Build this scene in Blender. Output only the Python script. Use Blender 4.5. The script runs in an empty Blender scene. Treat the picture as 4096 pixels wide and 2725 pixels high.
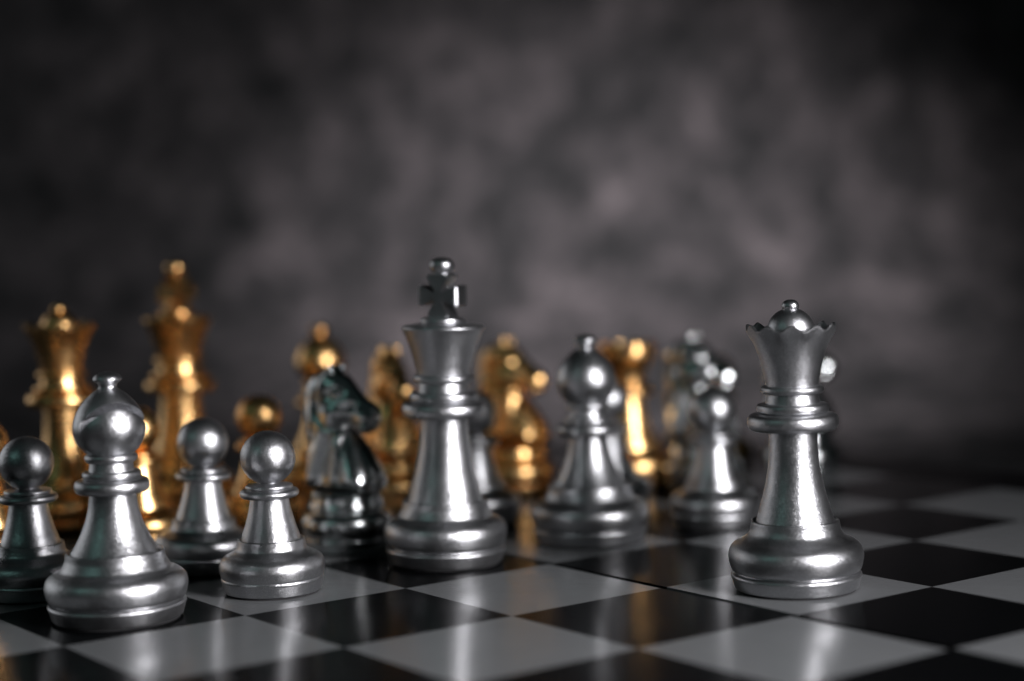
import bpy, bmesh, math, random
from mathutils import Vector, Matrix

S = 0.03            # one square of the board is 3 cm
R2 = math.sqrt(0.5)
GAP = 0.047         # fold gap between the two halves, in squares
rad = math.radians
random.seed(7)
sc = bpy.context.scene
col = sc.collection

# ------------------------------------------------------------------ camera
YAW, PITCH, ROLL = -0.15489, 0.06304, 0.03165
cam_d = bpy.data.cameras.new('camera')
cam = bpy.data.objects.new('camera', cam_d)
col.objects.link(cam)
sc.camera = cam
cy, sy, cp, sp, cr, sr = math.cos(YAW), math.sin(YAW), math.cos(PITCH), math.sin(PITCH), math.cos(ROLL), math.sin(ROLL)
fwd = Vector((sy * cp, cy * cp, -sp))
rgt = Vector((cy, -sy, 0))
dwn = fwd.cross(rgt)
r2 = rgt * cr + dwn * sr
d2 = -rgt * sr + dwn * cr
m = Matrix.Identity(4)
for i in range(3):
    m[i][0], m[i][1], m[i][2] = r2[i], -d2[i], -fwd[i]
    m[i][3] = (3.60117, -8.47855, 1.99908)[i] * S
cam.matrix_world = m
cam_d.sensor_width = 36
cam_d.lens = 64.653
cam_d.clip_start = 0.01
cam_d.clip_end = 20
cam_d.dof.use_dof = True
cam_d.dof.focus_distance = 9.95 * S
cam_d.dof.aperture_fstop = 7.0

# ------------------------------------------------------------------ world, exposure, lamps
world = bpy.data.worlds.new('World')
sc.world = world
world.use_nodes = True
bg = world.node_tree.nodes['Background']
bg.inputs[0].default_value = (0.55, 0.85, 0.85, 1)
bg.inputs[1].default_value = 0.018
sc.view_settings.view_transform = 'Standard'
sc.view_settings.look = 'None'
sc.view_settings.exposure = 0
sc.view_settings.gamma = 1
sc.cycles.max_bounces = 8
sc.cycles.sample_clamp_indirect = 4


def area(name, loc, target, w, h, power, colour):
    l = bpy.data.lights.new(name, 'AREA')
    l.shape = 'RECTANGLE'
    l.size, l.size_y = w * S, h * S
    l.energy = power
    l.color = colour
    o = bpy.data.objects.new(name, l)
    col.objects.link(o)
    o.location = Vector(loc) * S
    o.rotation_euler = (Vector(target) - Vector(loc)).to_track_quat('-Z', 'Y').to_euler()
    return o


key = area('softbox_right', (10.8, -5.3, 4.2), (1, -0.5, 0), 3.1, 6.6, 0.95, (1, 0.975, 1))
key.data.spread = rad(105)
side = area('softbox_left', (-17, 8, 4.5), (2, 0, 0.5), 20, 11, 0.08, (0.95, 0.97, 1))
side.data.spread = rad(70)
area('lamp_left', (-10, -12, 12), (2, 2, 0), 6, 6, 0.05, (0.5, 1, 0.9))
sd = bpy.data.lights.new('backdrop_spot', 'SPOT')
sd.energy = 15
sd.color = (1, 0.955, 0.975)
sd.spot_size = rad(47)
sd.spot_blend = 1.0
sd.shadow_soft_size = 0.05
spot = bpy.data.objects.new('backdrop_spot', sd)
col.objects.link(spot)
spot.location = Vector((4, 3.5, 9)) * S
spot.rotation_euler = (Vector((0.8, 18.9, -0.5)) - Vector((4, 3.5, 9))).to_track_quat('-Z', 'Y').to_euler()


# ------------------------------------------------------------------ materials
def new_mat(name):
    mt = bpy.data.materials.new(name)
    mt.use_nodes = True
    nt = mt.node_tree
    return mt, nt, nt.nodes['Principled BSDF']


def node(nt, kind, **kw):
    n = nt.nodes.new(kind)
    for k, v in kw.items():
        if k in n.inputs:
            n.inputs[k].default_value = v
        else:
            setattr(n, k, v)
    return n


def ramp(nt, src, pts):
    n = nt.nodes.new('ShaderNodeValToRGB')
    e = n.color_ramp.elements
    while len(e) < len(pts):
        e.new(0.5)
    for k, (p, c) in enumerate(pts):
        e[k].position = p
        e[k].color = (c[0], c[1], c[2], 1) if isinstance(c, (tuple, list)) else (c, c, c, 1)
    nt.links.new(src, n.inputs[0])
    return n


def metal_paint(name, base, rough, flake, tip):
    """satin metallic lacquer: fine flakes that tilt the surface, soft patches of wear"""
    mt, nt, b = new_mat(name)
    b.inputs['Metallic'].default_value = 1
    tc = node(nt, 'ShaderNodeTexCoord')
    patch = node(nt, 'ShaderNodeTexNoise', Scale=140.0, Detail=4.0, Roughness=0.6)
    nt.links.new(tc.outputs['Object'], patch.inputs['Vector'])
    rr = ramp(nt, patch.outputs['Fac'], [(0.3, rough - 0.05), (0.7, rough + 0.07)])
    nt.links.new(rr.outputs[0], b.inputs['Roughness'])
    vor = node(nt, 'ShaderNodeTexVoronoi', Scale=6500.0)
    nt.links.new(tc.outputs['Object'], vor.inputs['Vector'])
    cc = ramp(nt, vor.outputs['Color'], [(0.0, [c * 0.82 for c in base]), (0.8, base), (1.0, [min(1, c * 1.25) for c in base])])
    nt.links.new(cc.outputs[0], b.inputs['Base Color'])
    fine = node(nt, 'ShaderNodeTexNoise', Scale=6000.0, Detail=2.0)
    nt.links.new(tc.outputs['Object'], fine.inputs['Vector'])
    bp = node(nt, 'ShaderNodeBump', Strength=flake, Distance=0.0001)
    nt.links.new(fine.outputs['Fac'], bp.inputs['Height'])
    lump = node(nt, 'ShaderNodeBump', Strength=0.03, Distance=0.0003)
    nt.links.new(patch.outputs['Fac'], lump.inputs['Height'])
    nt.links.new(bp.outputs[0], lump.inputs['Normal'])
    # each flake tips the reflection a little its own way
    sub = node(nt, 'ShaderNodeVectorMath', operation='SUBTRACT')
    sub.inputs[1].default_value = (0.5, 0.5, 0.5)
    nt.links.new(vor.outputs['Color'], sub.inputs[0])
    scl = node(nt, 'ShaderNodeVectorMath', operation='SCALE')
    scl.inputs['Scale'].default_value = tip
    nt.links.new(sub.outputs[0], scl.inputs[0])
    add = node(nt, 'ShaderNodeVectorMath', operation='ADD')
    nt.links.new(lump.outputs[0], add.inputs[0])
    nt.links.new(scl.outputs[0], add.inputs[1])
    nrm = node(nt, 'ShaderNodeVectorMath', operation='NORMALIZE')
    nt.links.new(add.outputs[0], nrm.inputs[0])
    nt.links.new(nrm.outputs[0], b.inputs['Normal'])
    return mt


SILVER = metal_paint('silver_lacquer', (0.50, 0.505, 0.52), 0.32, 0.35, 0.14)
CHROME = metal_paint('bright_silver_lacquer', (0.55, 0.57, 0.575), 0.17, 0.15, 0.08)
GOLD = metal_paint('gold_lacquer', (0.88, 0.53, 0.22), 0.25, 0.2, 0.08)

FELT, nt, b = new_mat('black_felt')
b.inputs['Base Color'].default_value = (0.008, 0.008, 0.009, 1)
b.inputs['Roughness'].default_value = 0.9


def board_print(name, base, rough):
    mt, nt, b = new_mat(name)
    tc = node(nt, 'ShaderNodeTexCoord')
    n1 = node(nt, 'ShaderNodeTexNoise', Scale=60.0, Detail=6.0, Roughness=0.65)
    nt.links.new(tc.outputs['Object'], n1.inputs['Vector'])
    smudge = node(nt, 'ShaderNodeTexNoise', Scale=22.0, Detail=8.0, Roughness=0.7, Distortion=1.5)
    nt.links.new(tc.outputs['Object'], smudge.inputs['Vector'])
    rr = ramp(nt, smudge.outputs['Fac'], [(0.35, rough - 0.03), (0.55, rough + 0.01), (0.75, rough + 0.12)])
    nt.links.new(rr.outputs[0], b.inputs['Roughness'])
    cc = ramp(nt, n1.outputs['Fac'], [(0.25, [c * 0.9 for c in base]), (0.75, [c * 1.06 for c in base])])
    nt.links.new(cc.outputs[0], b.inputs['Base Color'])
    n2 = node(nt, 'ShaderNodeTexNoise', Scale=1500.0, Detail=3.0)
    nt.links.new(tc.outputs['Object'], n2.inputs['Vector'])
    bp = node(nt, 'ShaderNodeBump', Strength=0.10, Distance=0.0001)
    nt.links.new(n2.outputs['Fac'], bp.inputs['Height'])
    nt.links.new(bp.outputs[0], b.inputs['Normal'])
    b.inputs['Specular IOR Level'].default_value = 0.16
    return mt


LIGHT_SQ = board_print('light_square_print', (0.125, 0.13, 0.134), 0.18)
DARK_SQ = board_print('dark_square_print', (0.002, 0.0022, 0.0025), 0.18)
DARK_SQ.node_tree.nodes['Principled BSDF'].inputs['IOR'].default_value = 1.24
FRAME = board_print('black_frame_plastic', (0.003, 0.003, 0.0035), 0.3)
FRAME.node_tree.nodes['Principled BSDF'].inputs['IOR'].default_value = 1.2

BACK, nt, b = new_mat('mottled_grey_backdrop')
b.inputs['Roughness'].default_value = 0.85
b.inputs['Specular IOR Level'].default_value = 0.1
tc = node(nt, 'ShaderNodeTexCoord')
n1 = node(nt, 'ShaderNodeTexNoise', Scale=30.0, Detail=7.0, Roughness=0.62, Distortion=0.5)
n2 = node(nt, 'ShaderNodeTexNoise', Scale=85.0, Detail=5.0, Roughness=0.6, Distortion=0.2)
mp = node(nt, 'ShaderNodeMapping')
mp.inputs['Rotation'].default_value = (0, rad(35), 0)
mp.inputs['Scale'].default_value = (1.15, 1, 1.05)
nt.links.new(tc.outputs['Object'], mp.inputs['Vector'])
for n in (n1, n2):
    nt.links.new(mp.outputs[0], n.inputs['Vector'])
mx = node(nt, 'ShaderNodeMix', data_type='FLOAT')
mx.inputs[0].default_value = 0.4
nt.links.new(n1.outputs['Fac'], mx.inputs[2])
nt.links.new(n2.outputs['Fac'], mx.inputs[3])
cc = ramp(nt, mx.outputs[0], [(0.36, (0.010, 0.012, 0.0125)), (0.47, (0.045, 0.044, 0.046)), (0.56, (0.095, 0.086, 0.090)), (0.66, (0.20, 0.177, 0.184))])
nt.links.new(cc.outputs[0], b.inputs['Base Color'])


# ------------------------------------------------------------------ helpers
def mesh_obj(name, verts, faces, mat, parent=None, sharp=38):
    me = bpy.data.meshes.new(name)
    me.from_pydata([(x * S, y * S, z * S) for x, y, z in verts], [], faces)
    bm = bmesh.new()
    bm.from_mesh(me)
    bmesh.ops.remove_doubles(bm, verts=bm.verts, dist=1e-7)
    bmesh.ops.recalc_face_normals(bm, faces=bm.faces)
    for f in bm.faces:
        f.smooth = True
    for e in bm.edges:
        if len(e.link_faces) == 2 and e.calc_face_angle(0) > rad(sharp):
            e.smooth = False
    bm.to_mesh(me)
    bm.free()
    me.materials.append(mat)
    o = bpy.data.objects.new(name, me)
    col.objects.link(o)
    if parent:
        o.parent = parent
    return o


def curve(pts, n=6):
    """smooth Catmull-Rom through (r, z) points"""
    out = []
    P = [pts[0]] + list(pts) + [pts[-1]]
    for i in range(1, len(P) - 2):
        a, b_, c, d = P[i - 1], P[i], P[i + 1], P[i + 2]
        for k in range(n):
            t = k / n
            out.append(tuple(0.5 * (2 * b_[j] + (c[j] - a[j]) * t + (2 * a[j] - 5 * b_[j] + 4 * c[j] - d[j]) * t * t
                                    + (3 * b_[j] - a[j] - 3 * c[j] + d[j]) * t ** 3) for j in (0, 1)))
    out.append(tuple(pts[-1]))
    return out


def bead(r, z, rmax, hh, n=10):
    """half-round ring section, running upwards, from radius r out to rmax"""
    w = rmax - r
    return [(r + w * math.sqrt(max(0, math.cos(t))) if 0 else r + w * (max(0, math.cos(t)) ** 0.6), z + hh * math.sin(t))
            for t in [(-0.5 + k / n) * math.pi for k in range(n + 1)]]


def lathe(prof, seg=96, fn=None):
    """prof runs upwards from an axis point (or rim) to the axis; returns verts, faces"""
    V, F, rows = [], [], []
    for (r, z) in prof:
        if r < 1e-5:
            V.append((0, 0, z))
            rows.append([len(V) - 1])
        else:
            row = []
            for k in range(seg):
                a = 2 * math.pi * k / seg
                p = (r * math.cos(a), r * math.sin(a), z)
                if fn:
                    p = fn(p, a)
                V.append(p)
                row.append(len(V) - 1)
            rows.append(row)
    for A, B in zip(rows, rows[1:]):
        if len(A) == 1 and len(B) == 1:
            continue
        for k in range(seg):
            j = (k + 1) % seg
            if len(A) == 1:
                F.append((A[0], B[j], B[k]))
            elif len(B) == 1:
                F.append((A[k], A[j], B[0]))
            else:
                F.append((A[k], A[j], B[j], B[k]))
    return V, F


def tag(o, label, cat, group=None):
    o['label'] = label
    o['category'] = cat
    if group:
        o['group'] = group


def empty(name):
    o = bpy.data.objects.new(name, None)
    o.empty_display_size = 0.005
    col.objects.link(o)
    return o


def part(name, prof, mat, parent, seg=96, fn=None):
    v, f = lathe(prof, seg, fn)
    return mesh_obj(name, v, f, mat, parent)


# ------------------------------------------------------------------ chess pieces, built from the board up
def base_parts(root, mat, k, lip_r, lip_z, hole):
    """k scales the foot radius; the foot is drum, groove, fat bulge, waist and thin lip"""
    part('felt_pad', [(0, 0), (0.325 * k, 0), (0.325 * k, 0.016), (0, 0.016)], FELT, root, 64)
    drum = [(0, 0.012), (0.333 * k, 0.012), (0.340 * k, 0.016)] + [(0.356 * k, 0.072)] + bead(0.345 * k, 0.082, 0.360 * k, 0.012, 6) + [(0.332 * k, 0.098), (0.330 * k, 0.104)]
    zs = lip_z / 0.367
    bul = curve([(0.334 * k, 0.105), (0.354 * k, 0.112 * zs), (0.3665 * k, 0.150 * zs), (0.371 * k, 0.190 * zs), (0.358 * k, 0.228 * zs),
                 (0.328 * k, 0.255 * zs), (0.290 * k, 0.272 * zs), (lip_r + 0.016 * k, 0.298 * zs), (lip_r + 0.004, 0.325 * zs), (lip_r, 0.350 * zs)], 6)
    top = [(lip_r, lip_z - 0.012), (lip_r - 0.002, lip_z - 0.004), (lip_r - 0.008, lip_z), (lip_r - 0.015, lip_z - 0.004), (lip_r - 0.022, lip_z - 0.014), (0, lip_z - 0.018)]
    part('base', drum + bul + top, mat, root)


def stem(root, mat, pts):
    p = curve(pts, 5)
    part('stem', [(0, p[0][1])] + p + [(0, p[-1][1])], mat, root)


def collar(root, mat, prof):
    part('collar', prof, mat, root)


def make_pawn(name, mat):
    root = empty(name)
    base_parts(root, mat, 0.79, 0.186, 0.302, 0.165)
    stem(root, mat, [(0.168, 0.255), (0.164, 0.296), (0.158, 0.324), (0.141, 0.373), (0.127, 0.422), (0.115, 0.471), (0.107, 0.52), (0.105, 0.545)])
    collar(root, mat, [(0, 0.528), (0.11, 0.529)] + bead(0.125, 0.555, 0.164, 0.024) + [(0.125, 0.580)] + bead(0.118, 0.592, 0.132, 0.011, 6)
           + [(0.10, 0.606), (0.055, 0.612), (0, 0.612)])
    n = 28
    part('head', [(0, 0.600), (0.062, 0.606)] + [(0.152 * math.cos(t), 0.752 + 0.150 * math.sin(t)) for t in
                                       [-1.18 + (math.pi / 2 + 1.18) * k / n for k in range(n)]] + [(0, 0.902)], mat, root)
    return root


def collar3(z0, zr, r_neck, top):
    """big ring, second ring, neck, small ring: (z, r, half height) each; ends at radius top[0], height top[1]"""
    (z1, a1, h1), (z2, a2, h2), (z3, a3, h3) = zr
    return ([(0, z1 - h1 + 0.002), (r_neck, z1 - h1)] + bead(a1 * 0.80, z1, a1, h1, 12) + [(a2 * 0.96, z2 - h2 * 1.0)]
            + bead(a2 * 0.9, z2, a2, h2, 10) + [(r_neck + 0.008, z2 + h2 * 1.15), (r_neck, z3 - h3 - 0.004)] + bead(r_neck + 0.004, z3, a3, h3, 10)
            + [(top[0], z3 + h3 + 0.002), (0, top[1])])


def make_queen(name, mat):
    root = empty(name)
    base_parts(root, mat, 0.97, 0.236, 0.376, 0.212)
    stem(root, mat, [(0.215, 0.33), (0.211, 0.365), (0.198, 0.408), (0.181, 0.466), (0.165, 0.524), (0.152, 0.582), (0.141, 0.64), (0.134, 0.698), (0.130, 0.77), (0.130, 0.86)])
    collar(root, mat, collar3(0, [(0.903, 0.243, 0.045), (0.976, 0.192, 0.024), (1.076, 0.168, 0.021)], 0.138, (0.139, 1.10)))
    out = curve([(0.139, 1.096), (0.143, 1.13), (0.149, 1.16), (0.162, 1.217), (0.179, 1.274), (0.203, 1.332), (0.225, 1.376), (0.236, 1.402)], 5)
    prof = [(0, 1.096)] + out + [(0.2375, 1.412), (0.231, 1.418), (0.219, 1.414), (0.207, 1.395), (0.195, 1.372), (0.165, 1.362), (0.10, 1.365), (0, 1.365)]

    def scallop(p, a):
        x, y, z = p
        r = math.hypot(x, y)
        if r > 0.19 and z > 1.30:
            w = min(1, (z - 1.30) / 0.11)
            w = w * w * min(1, (r - 0.185) / 0.03)
            c = 2 * ((1 + math.cos(11 * a + 0.3)) / 2) ** 1.3 - 1
            z += (0.014 * c - 0.004) * w
            f = 1 + 0.003 * c * w
            x, y = x * f, y * f
        return (x, y, z)
    part('crown', prof, mat, root, 220, scallop)
    n = 20
    dome = [(0, 1.355), (0.124, 1.36)] + [(0.126 * math.cos(t), 1.388 + 0.122 * math.sin(t)) for t in [(math.pi / 2 - 0.33) * k / n for k in range(n + 1)]]
    part('dome', dome + [(0, 1.509)], mat, root)
    part('knob', [(0, 1.498), (0.042, 1.499)] + curve([(0.043, 1.505), (0.046, 1.518), (0.041, 1.536), (0.024, 1.551), (0, 1.555)], 5), mat, root, 48)
    return root


def make_king(name, mat, cross_angle):
    root = empty(name)
    base_parts(root, mat, 0.985, 0.254, 0.376, 0.232)
    stem(root, mat, [(0.236, 0.33), (0.229, 0.362), (0.220, 0.385), (0.202, 0.465), (0.183, 0.535), (0.169, 0.603), (0.157, 0.67), (0.149, 0.736), (0.144, 0.80), (0.142, 0.87)])
    collar(root, mat, collar3(0, [(0.915, 0.252, 0.046), (0.990, 0.205, 0.026), (1.098, 0.181, 0.023)], 0.148, (0.158, 1.125)))
    out = curve([(0.157, 1.120), (0.163, 1.16), (0.171, 1.19), (0.186, 1.242), (0.208, 1.308), (0.232, 1.368), (0.242, 1.388)], 5)
    part('crown', [(0, 1.12)] + out + [(0.246, 1.396), (0.243, 1.404), (0.232, 1.409), (0.18, 1.418), (0.138, 1.424)]
         + bead(0.128, 1.438, 0.134, 0.012, 6) + [(0.112, 1.455), (0.095, 1.463), (0, 1.465)], mat, root)
    # cross pattee: flared arms, thick, slightly rounded edges
    z0, h, t = 1.586, 0.129, 0.068
    outline = []
    for q in range(4):
        seq = [(0.021, 0.021), (0.024, 0.045), (0.057, 0.102), (0.062, h - 0.008), (0.054, h), (-0.054, h), (-0.062, h - 0.008), (-0.057, 0.102), (-0.024, 0.045)]
        c, s_ = [(1, 0), (0, 1), (-1, 0), (0, -1)][q]
        for (x, y) in seq:
            xx, yy = x * c - y * s_, x * s_ + y * c
            if q in (0, 2):
                xx *= 1.12 if abs(yy) > 0.06 else 1.0
            outline.append((xx, yy))
    N = len(outline)
    V, F = [], []
    for (f, yy) in ((0.93, -t), (1, -t + 0.010), (1, t - 0.010), (0.93, t)):
        for (x, z) in outline:
            V.append((x * f, yy, z0 + z * f))
    for L in range(3):
        for k in range(N):
            j = (k + 1) % N
            F.append((L * N + k, L * N + j, (L + 1) * N + j, (L + 1) * N + k))
    for L, yy in ((0, -t), (3, t)):
        V.append((0, yy, z0))
        for k in range(N):
            F.append((L * N + k, L * N + (k + 1) % N, len(V) - 1))
    cr_ = mesh_obj('cross', V, F, mat, root, 30)
    cr_.rotation_euler.z = cross_angle
    part('finial', [(0, 1.700), (0.058, 1.702)] + curve([(0.056, 1.708), (0.050, 1.718), (0.066, 1.738), (0.072, 1.768), (0.062, 1.792), (0.036, 1.808), (0, 1.813)], 5), mat, root, 48)
    return root


def make_bishop(name, mat):
    root = empty(name)
    base_parts(root, mat, 1.0, 0.257, 0.360, 0.228)
    stem(root, mat, [(0.237, 0.315), (0.231, 0.352), (0.222, 0.367), (0.198, 0.407), (0.171, 0.458), (0.151, 0.509), (0.136, 0.559), (0.126, 0.61), (0.121, 0.665), (0.120, 0.70)])
    collar(root, mat, collar3(0, [(0.703, 0.196, 0.036), (0.760, 0.152, 0.020), (0.849, 0.136, 0.021)], 0.110, (0.118, 0.875)))
    m_ = curve([(0.112, 0.868), (0.135, 0.886), (0.160, 0.917), (0.182, 0.965), (0.188, 1.010), (0.180, 1.055), (0.160, 1.103), (0.128, 1.147), (0.086, 1.188), (0.052, 1.212), (0.047, 1.222)], 6)

    mitre = part('mitre', [(0, 0.866)] + m_ + [(0, 1.224)], mat, root, 144)
    # the curved saw cut: a bent slab taken out of the head, part of the way through
    R, N, V, F = 0.188, 16, [], []
    for sgn in (-1, 1):
        for i in range(N + 1):
            for j in range(N + 1):
                u, v = 0.10 + 1.5 * i / N, -1.5 + 3 * j / N      # u = depth direction, v = along the cut
                X, Y = u * 0.5 + v * 0.866, -u * 0.866 + v * 0.5
                Z = 0.12 + 0.30 * X - 0.60 * Y - 0.30 * X * X + sgn * (0.135 + 0.02 * u)
                V.append((X * R, Y * R, 1.013 + Z * R))
    M_ = (N + 1) ** 2
    for i in range(N):
        for j in range(N):
            q = i * (N + 1) + j
            F += [(q, q + 1, q + N + 2, q + N + 1), (M_ + q, M_ + q + N + 1, M_ + q + N + 2, M_ + q + 1)]
    for k in range(N):
        for q, w in ((k, k + 1), ((k + 1) * (N + 1), k * (N + 1)), (k * (N + 1) + N, (k + 1) * (N + 1) + N), (N * (N + 1) + k + 1, N * (N + 1) + k)):
            F.append((q, M_ + q, M_ + w, w))
    cutter = mesh_obj('saw_cut', V, F, mat)
    md = mitre.modifiers.new('cut', 'BOOLEAN')
    md.operation, md.solver, md.object = 'DIFFERENCE', 'EXACT', cutter
    bpy.context.view_layer.update()
    me = bpy.data.meshes.new_from_object(mitre.evaluated_get(bpy.context.evaluated_depsgraph_get()))
    mitre.modifiers.clear()
    mitre.data = me
    bm = bmesh.new()
    bm.from_mesh(me)
    for e in bm.edges:
        e.smooth = not (len(e.link_faces) == 2 and e.calc_face_angle(0) > rad(38))
    for f in bm.faces:
        f.smooth = True
    bm.to_mesh(me)
    bm.free()
    bpy.data.objects.remove(cutter)
    bev = mitre.modifiers.new('eased_edges', 'BEVEL')
    bev.width, bev.segments, bev.limit_method, bev.angle_limit = 0.006 * S, 2, 'ANGLE', rad(40)
    part('knob', [(0, 1.214), (0.046, 1.215)] + curve([(0.046, 1.222), (0.049, 1.236), (0.070, 1.252), (0.075, 1.262), (0.066, 1.278), (0.044, 1.292), (0, 1.302)], 5), mat, root, 48)
    return root


def make_rook(name, mat):
    root = empty(name)
    base_parts(root, mat, 0.90, 0.215, 0.335, 0.19)
    stem(root, mat, [(0.192, 0.328), (0.175, 0.38), (0.152, 0.45), (0.132, 0.53), (0.120, 0.61), (0.116, 0.67)])
    collar(root, mat, [(0, 0.655), (0.13, 0.656)] + bead(0.15, 0.685, 0.192, 0.026) + [(0.15, 0.713)] + bead(0.142, 0.728, 0.165, 0.014, 6) + [(0.135, 0.746), (0, 0.75)])
    tw = curve([(0.120, 0.742), (0.124, 0.79), (0.148, 0.85), (0.190, 0.91), (0.212, 0.93)], 6)
    part('tower', [(0, 0.742)] + tw + [(0.217, 0.94), (0.215, 0.965), (0.135, 0.965), (0.130, 0.94), (0, 0.94)], mat, root)
    for k in range(6):
        a0 = 2 * math.pi * k / 6
        V, F = [], []
        for i in range(7):
            a = a0 + (i / 6 - 0.5) * 2 * math.pi / 6 * 0.68
            for (r, z) in ((0.150, 0.962), (0.2145, 0.962), (0.216, 1.020), (0.211, 1.030), (0.155, 1.030), (0.150, 1.022)):
                V.append((r * math.cos(a), r * math.sin(a), z))
        for i in range(6):
            for j in range(6):
                F.append((i * 6 + j, i * 6 + (j + 1) % 6, (i + 1) * 6 + (j + 1) % 6, (i + 1) * 6 + j))
        F += [tuple(range(6)), tuple(range(36, 42))]
        mesh_obj('merlon', V, F, mat, root)
    return root


KN = [(-0.222, 0.372), (-0.233, 0.40), (-0.243, 0.466), (-0.250, 0.577), (-0.256, 0.687), (-0.262, 0.797), (-0.264, 0.907), (-0.257, 0.985),
      (-0.240, 1.04), (-0.206, 1.084), (-0.161, 1.115), (-0.105, 1.128), (-0.070, 1.158), (-0.045, 1.163), (-0.022, 1.120), (0.020, 1.100), (0.060, 1.060),
      (0.105, 1.005), (0.150, 0.962), (0.205, 0.930), (0.240, 0.895), (0.252, 0.850), (0.240, 0.800), (0.205, 0.752), (0.165, 0.735), (0.135, 0.745),
      (0.112, 0.775), (0.075, 0.792), (0.048, 0.785), (0.060, 0.755), (0.100, 0.705), (0.150, 0.640), (0.195, 0.560), (0.222, 0.495), (0.232, 0.44), (0.224, 0.40), (0.212, 0.372)]


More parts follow.
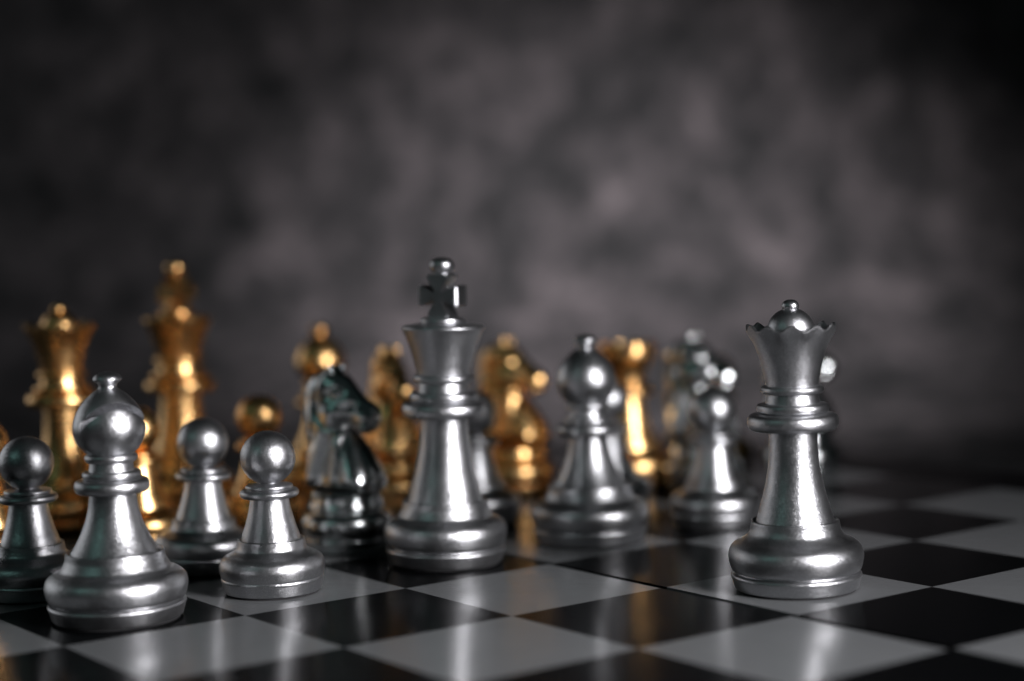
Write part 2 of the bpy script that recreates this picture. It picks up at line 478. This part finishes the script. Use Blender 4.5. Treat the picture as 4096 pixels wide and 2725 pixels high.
def make_knight(name, mat):
    """faces +x of its own frame"""
    root = empty(name)
    base_parts(root, mat, 0.78, 0.226, 0.345, 0.20)
    part('collar', [(0, 0.338), (0.205, 0.340), (0.215, 0.352), (0.222, 0.362), (0.214, 0.374), (0.19, 0.380), (0, 0.384)], mat, root)
    poly = [(x * 1.10 + 0.006, z) for x, z in curve(KN + [KN[0]], 4)[:-1]]
    n = len(poly)

    def inside(x, z):
        c = False
        for i in range(n):
            (x1, z1), (x2, z2) = poly[i], poly[(i + 1) % n]
            if (z1 > z) != (z2 > z) and x < (x2 - x1) * (z - z1) / (z2 - z1) + x1:
                c = not c
        return c

    def near(x, z):
        best = (9, 0, 0)
        for i in range(n):
            (x1, z1), (x2, z2) = poly[i], poly[(i + 1) % n]
            dx, dz = x2 - x1, z2 - z1
            L = dx * dx + dz * dz
            t = 0 if L == 0 else max(0, min(1, ((x - x1) * dx + (z - z1) * dz) / L))
            px, pz = x1 + t * dx, z1 + t * dz
            d = math.hypot(x - px, z - pz)
            if d < best[0]:
                best = (d, px, pz)
        return best

    def thick(x, z, d):
        # half thickness: neck broad at the foot, narrow at the crest; head with cheek, muzzle, eye and mane grooves
        neck = 0.205 - 0.115 * min(1, max(0, (z - 0.38) / 0.55)) ** 0.8
        if z > 0.78:
            hx = max(0, min(1, (x + 0.05) / 0.27))
            head = 0.112 - 0.030 * hx
            neck = neck + (head - neck) * min(1, (z - 0.78) / 0.08) if x > -0.12 else neck
        w = 0.115
        u = min(1, d / w)
        y = neck * math.sqrt(max(0, 1 - (1 - u) ** 2))
        # mane: flutes fanning from the crest down the neck
        ax, az = 0.02, 1.22
        ang = math.atan2(x - ax, az - z)
        rr = math.hypot(x - ax, z - az)
        if rr > 0.46 and z < 0.86 and x < 0.10:
            g = 0.5 - 0.5 * math.cos(ang * 26)
            fade = min(1, (rr - 0.46) / 0.06) * min(1, max(0, (z - 0.40) / 0.05)) * min(1, d / 0.05) * min(1, (0.10 - x) / 0.03)
            y -= 0.034 * g * fade
        # cheek and jaw
        y += 0.026 * math.exp(-(((x + 0.02) / 0.07) ** 2 + ((z - 0.86) / 0.06) ** 2)) * min(1, d / 0.03)
        # eye
        e = math.hypot((x - 0.015) / 0.026, (z - 0.985) / 0.018)
        y += (0.016 * math.exp(-e * e) - 0.014 * math.exp(-((e - 1.9) / 0.6) ** 2)) * min(1, d / 0.03)
        # brow to nose hollow, nostril, mouth
        y -= 0.020 * math.exp(-(((x - 0.10) / 0.05) ** 2 + ((z - 0.90) / 0.03) ** 2)) * min(1, d / 0.03)
        y += 0.014 * math.exp(-(((x - 0.20) / 0.03) ** 2 + ((z - 0.86) / 0.03) ** 2)) * min(1, d / 0.03)
        if x > 0.10:
            y -= 0.018 * math.exp(-(((z - (0.79 + (x - 0.1) * 0.12)) / 0.010) ** 2)) * min(1, d / 0.02)
        # groove between jaw and neck
        y -= 0.020 * math.exp(-((math.hypot(x + 0.01, z - 0.90) - 0.135) / 0.014) ** 2) * (1 if z < 0.93 else 0) * min(1, d / 0.03)
        return max(0.0, y)
    st = 0.0095
    nx, nz = 64, 88
    ox, oz = -0.297, 0.358
    ins, pos = {}, {}
    for i in range(nx):
        for j in range(nz):
            x, z = ox + i * st, oz + j * st
            ins[i, j] = inside(x, z)
    V, F = [], []
    idx = {}

    def vid(i, j, s):
        x, z = ox + i * st, oz + j * st
        d, px, pz = pos.get((i, j)) or pos.setdefault((i, j), near(x, z))
        edge = (not ins[i, j]) or d < st * 0.35
        key = (i, j, 0 if edge else s)
        if key not in idx:
            if edge:
                V.append((px, 0, pz))
            else:
                V.append((x, s * thick(x, z, d), z))
            idx[key] = len(V) - 1
        return idx[key]
    for i in range(nx - 1):
        for j in range(nz - 1):
            cs = [(i, j), (i + 1, j), (i + 1, j + 1), (i, j + 1)]
            if sum(ins[c] for c in cs) >= 2:
                for s in (-1, 1):
                    f = [vid(a, b_, s) for a, b_ in cs]
                    g = []
                    for v in f:
                        if v not in g:
                            g.append(v)
                    if len(g) >= 3:
                        F.append(tuple(g if s < 0 else g[::-1]))
    o = mesh_obj('horse_head', V, F, mat, root, 75)
    sm = o.modifiers.new('soften', 'SMOOTH')
    sm.factor = 0.5
    sm.iterations = 3
    for s in (-1, 1):   # pricked ears
        E = []
        for (x, y, z, r) in ((-0.060, 0.050, 1.075, 0.034), (-0.058, 0.056, 1.115, 0.030), (-0.050, 0.060, 1.150, 0.018), (-0.044, 0.062, 1.170, 0.003)):
            E.append([(x + r * math.cos(t * math.pi / 6), s * (y + 0.65 * r * math.sin(t * math.pi / 6)), z) for t in range(12)])
        V = [p for row in E for p in row]
        F = [(a * 12 + k, a * 12 + (k + 1) % 12, (a + 1) * 12 + (k + 1) % 12, (a + 1) * 12 + k) for a in range(3) for k in range(12)]
        F.append(tuple(range(36, 48)))
        mesh_obj('ear', V, F, mat, root, 60)
    return root


def on_board(a, b_):
    a = a + (GAP if a > 3 else 0)
    return ((a - b_) * R2, (a + b_) * R2)


def copy_tree(o):
    c = o.copy()
    col.objects.link(c)
    for ch in list(o.children):
        d = ch.copy()
        col.objects.link(d)
        d.parent = c
    return c


used = set()


def place(proto, a, b_, rot, label, cat, group=None, lean=0, name=None):
    o = proto if proto.name not in used else copy_tree(proto)
    used.add(o.name)
    if name:
        o.name = name
    x, y = on_board(a, b_)
    o.rotation_euler = (Matrix.Rotation(lean, 4, 'Y') @ Matrix.Rotation(rot, 4, 'Z')).to_euler()
    o.location = (x * S, y * S, 0.3 * abs(math.sin(lean)) * S)
    for k in ('label', 'category', 'group'):
        if k in o:
            del o[k]
    tag(o, label, cat, group)
    return o


# ------------------------------------------------------------------ the board
board = empty('chess_board')
tag(board, 'glossy black and grey folding chess board under all the pieces', 'chess board')


def bcoord(a, b_, z):
    return ((a - b_) * R2, (a + b_) * R2, z)


def slab(name, a0, a1, b0, b1, z0, z1, mat, parent, bev=0.0):
    V = [bcoord(a, b_, z) for z in (z0, z1) for a, b_ in ((a0, b0), (a1, b0), (a1, b1), (a0, b1))]
    F = [(0, 3, 2, 1), (4, 5, 6, 7), (0, 1, 5, 4), (1, 2, 6, 5), (2, 3, 7, 6), (3, 0, 4, 7)]
    o = mesh_obj(name, V, F, mat, parent)
    if bev:
        md = o.modifiers.new('bevel', 'BEVEL')
        md.width = bev * S
        md.segments = 3
    return o


TH = 0.42
FW = 0.72
for side, (A0, A1, lab) in enumerate(((-1, 3, 'near half of the board, left of the fold'), (3 + GAP, 7 + GAP, 'far half of the board, beyond the fold'))):
    outer0 = A0 - (FW if side == 0 else 0)
    outer1 = A1 + (FW if side == 1 else 0)
    half = slab('board_half', outer0, outer1, -4 - FW, 4 + FW, -TH, -0.030, FRAME, board)
    half['label'] = lab
    # raised frame strips flush with the squares
    z0 = -0.0299
    if side == 0:
        slab('frame_strip', outer0, A0, -4 - FW, 4 + FW, z0, 0.0, FRAME, half, 0.012)
    else:
        slab('frame_strip', A1, outer1, -4 - FW, 4 + FW, z0, 0.0, FRAME, half, 0.012)
    slab('frame_strip', A0, A1, -4 - FW, -4, z0, 0.0, FRAME, half)
    slab('frame_strip', A0, A1, 4, 4 + FW, z0, 0.0, FRAME, half)
    protos = {}
    for i in range(4):
        for j in range(-4, 4):
            ia = int(round(A0 - (GAP if side else 0))) + i
            light = (ia + j) % 2 == 1
            if light not in protos:
                o = slab('square', 0, 1, 0, 1, z0, 0.0, LIGHT_SQ if light else DARK_SQ, half)
                protos[light] = o
            else:
                o = protos[light].copy()
                col.objects.link(o)
                o.parent = half
            x, y, _ = bcoord(A0 + i, j, 0)
            o.location = (x * S, y * S, 0)

# ------------------------------------------------------------------ backdrop: table sheet sweeping up into a mottled wall
V, F = [], []
prof = [(-60, -TH - 0.003), (15.5, -TH - 0.003)]
for k in range(1, 13):
    t = k / 12 * math.pi / 2
    prof.append((15.5 + 4 * math.sin(t), -TH - 0.003 + 4 * (1 - math.cos(t))))
prof.append((19.5, 60))
ux, uy = math.sin(YAW), math.cos(YAW)
for (d, z) in prof:
    for s in (-70, 70):
        V.append((ux * d + uy * s, uy * d - ux * s, z))
for k in range(len(prof) - 1):
    F.append((2 * k, 2 * k + 1, 2 * k + 3, 2 * k + 2))
bd = mesh_obj('wall_and_table_backdrop', V, F, BACK)
bd.name = 'backdrop'
bd['kind'] = 'structure'

# ------------------------------------------------------------------ the pieces on their squares
sp_, gp_ = make_pawn('chess_pawn', SILVER), make_pawn('chess_pawn', GOLD)
sq_, gq_ = make_queen('chess_queen', SILVER), make_queen('chess_queen', GOLD)
sk_, gk_ = make_king('chess_king', SILVER, rad(-17)), make_king('chess_king', GOLD, rad(62))
sb_, gb_ = make_bishop('chess_bishop', SILVER), make_bishop('chess_bishop', GOLD)
sn_, gn_ = make_knight('chess_knight', CHROME), make_knight('chess_knight', GOLD)
gr_ = make_rook('chess_rook', GOLD)
for ch in gr_.children:
    for v in ch.data.vertices:
        v.co.z *= 1.06

GS, GG = 'silver pieces standing on the board', 'gold pieces standing on the board'
place(sq_, 3.46, -1.53, 0.2, 'sharp silver queen with scalloped crown standing alone right of the fold', 'chess queen', GS)
place(sb_, 0.48, 0.43, rad(21), 'sharp silver bishop with slotted mitre, large in the left foreground', 'chess bishop', GS)
place(sb_, 3.64, 0.46, 2.6, 'blurred silver bishop between the silver king and the silver queen', 'chess bishop', GS)
place(sk_, 2.605, 0.49, 0, 'tall silver king with a thick flared cross in the middle', 'chess king', GS, rad(1.2))
place(sp_, 1.42, 0.46, 0.5, 'sharp silver pawn between the left bishop and the silver knight', 'chess pawn', GS)
place(sp_, 0.375, 1.345, 1.7, 'silver pawn cut by the left edge, behind the slotted bishop', 'chess pawn', GS)
place(sp_, 1.45, 1.36, 2.9, 'softly blurred silver pawn in front of the gold king', 'chess pawn', GS, rad(1.8))
place(sp_, 4.57, 0.32, 0.0, 'blurred silver pawn just left of the silver queen, in front of a knight', 'chess pawn', GS)
place(sp_, 3.50, 1.50, 0.9, 'silver pawn mostly hidden behind the stem of the silver king', 'chess pawn', GS)
place(sp_, 4.58, 1.42, 2.0, 'silver pawn mostly hidden behind the blurred silver bishop', 'chess pawn', GS)
place(sn_, 2.43, 1.32, rad(-24), 'dark silver knight facing right beside the silver king', 'chess knight', GS)
place(sn_, 5.52, 1.48, rad(-20), 'strongly blurred silver knight behind the pawn left of the queen', 'chess knight', GS)
place(sn_, 6.53, 1.47, rad(-20), 'blurred silver knight peeking out from behind the silver queen', 'chess knight', GS)
place(gq_, 1.45, 3.40, 0.6, 'gold queen with pointed crown at the far left', 'chess queen', GG)
place(gk_, 2.42, 3.58, 0, 'tall gold king rising behind the blurred silver pawn', 'chess king', GG)
place(gb_, 3.50, 3.50, 2.0, 'gold bishop whose head shows above the dark silver knight', 'chess bishop', GG)
place(gp_, 0.535, 2.465, 0.3, 'gold pawn cut off by the left edge of the photo', 'chess pawn', GG)
place(gp_, 1.55, 2.45, 1.3, 'gold pawn partly hidden behind the slotted silver bishop', 'chess pawn', GG)
place(gp_, 2.48, 2.52, 2.3, 'gold pawn whose round head shows above the sharp silver pawn', 'chess pawn', GG)
place(gn_, 3.50, 2.50, rad(-55), 'gold knight turned towards the camera between silver knight and silver king', 'chess knight', GG)
place(gn_, 4.54, 2.46, rad(-22), 'gold knight in profile between silver king and blurred bishop', 'chess knight', GG)
place(gr_, 5.30, 2.05, 0.2, 'gold rook with flared top right of the blurred silver bishop', 'chess rook', GG)
place(gp_, 6.52, 2.42, 0.5, 'gold pawn almost hidden behind the strongly blurred silver knight', 'chess pawn', GG)
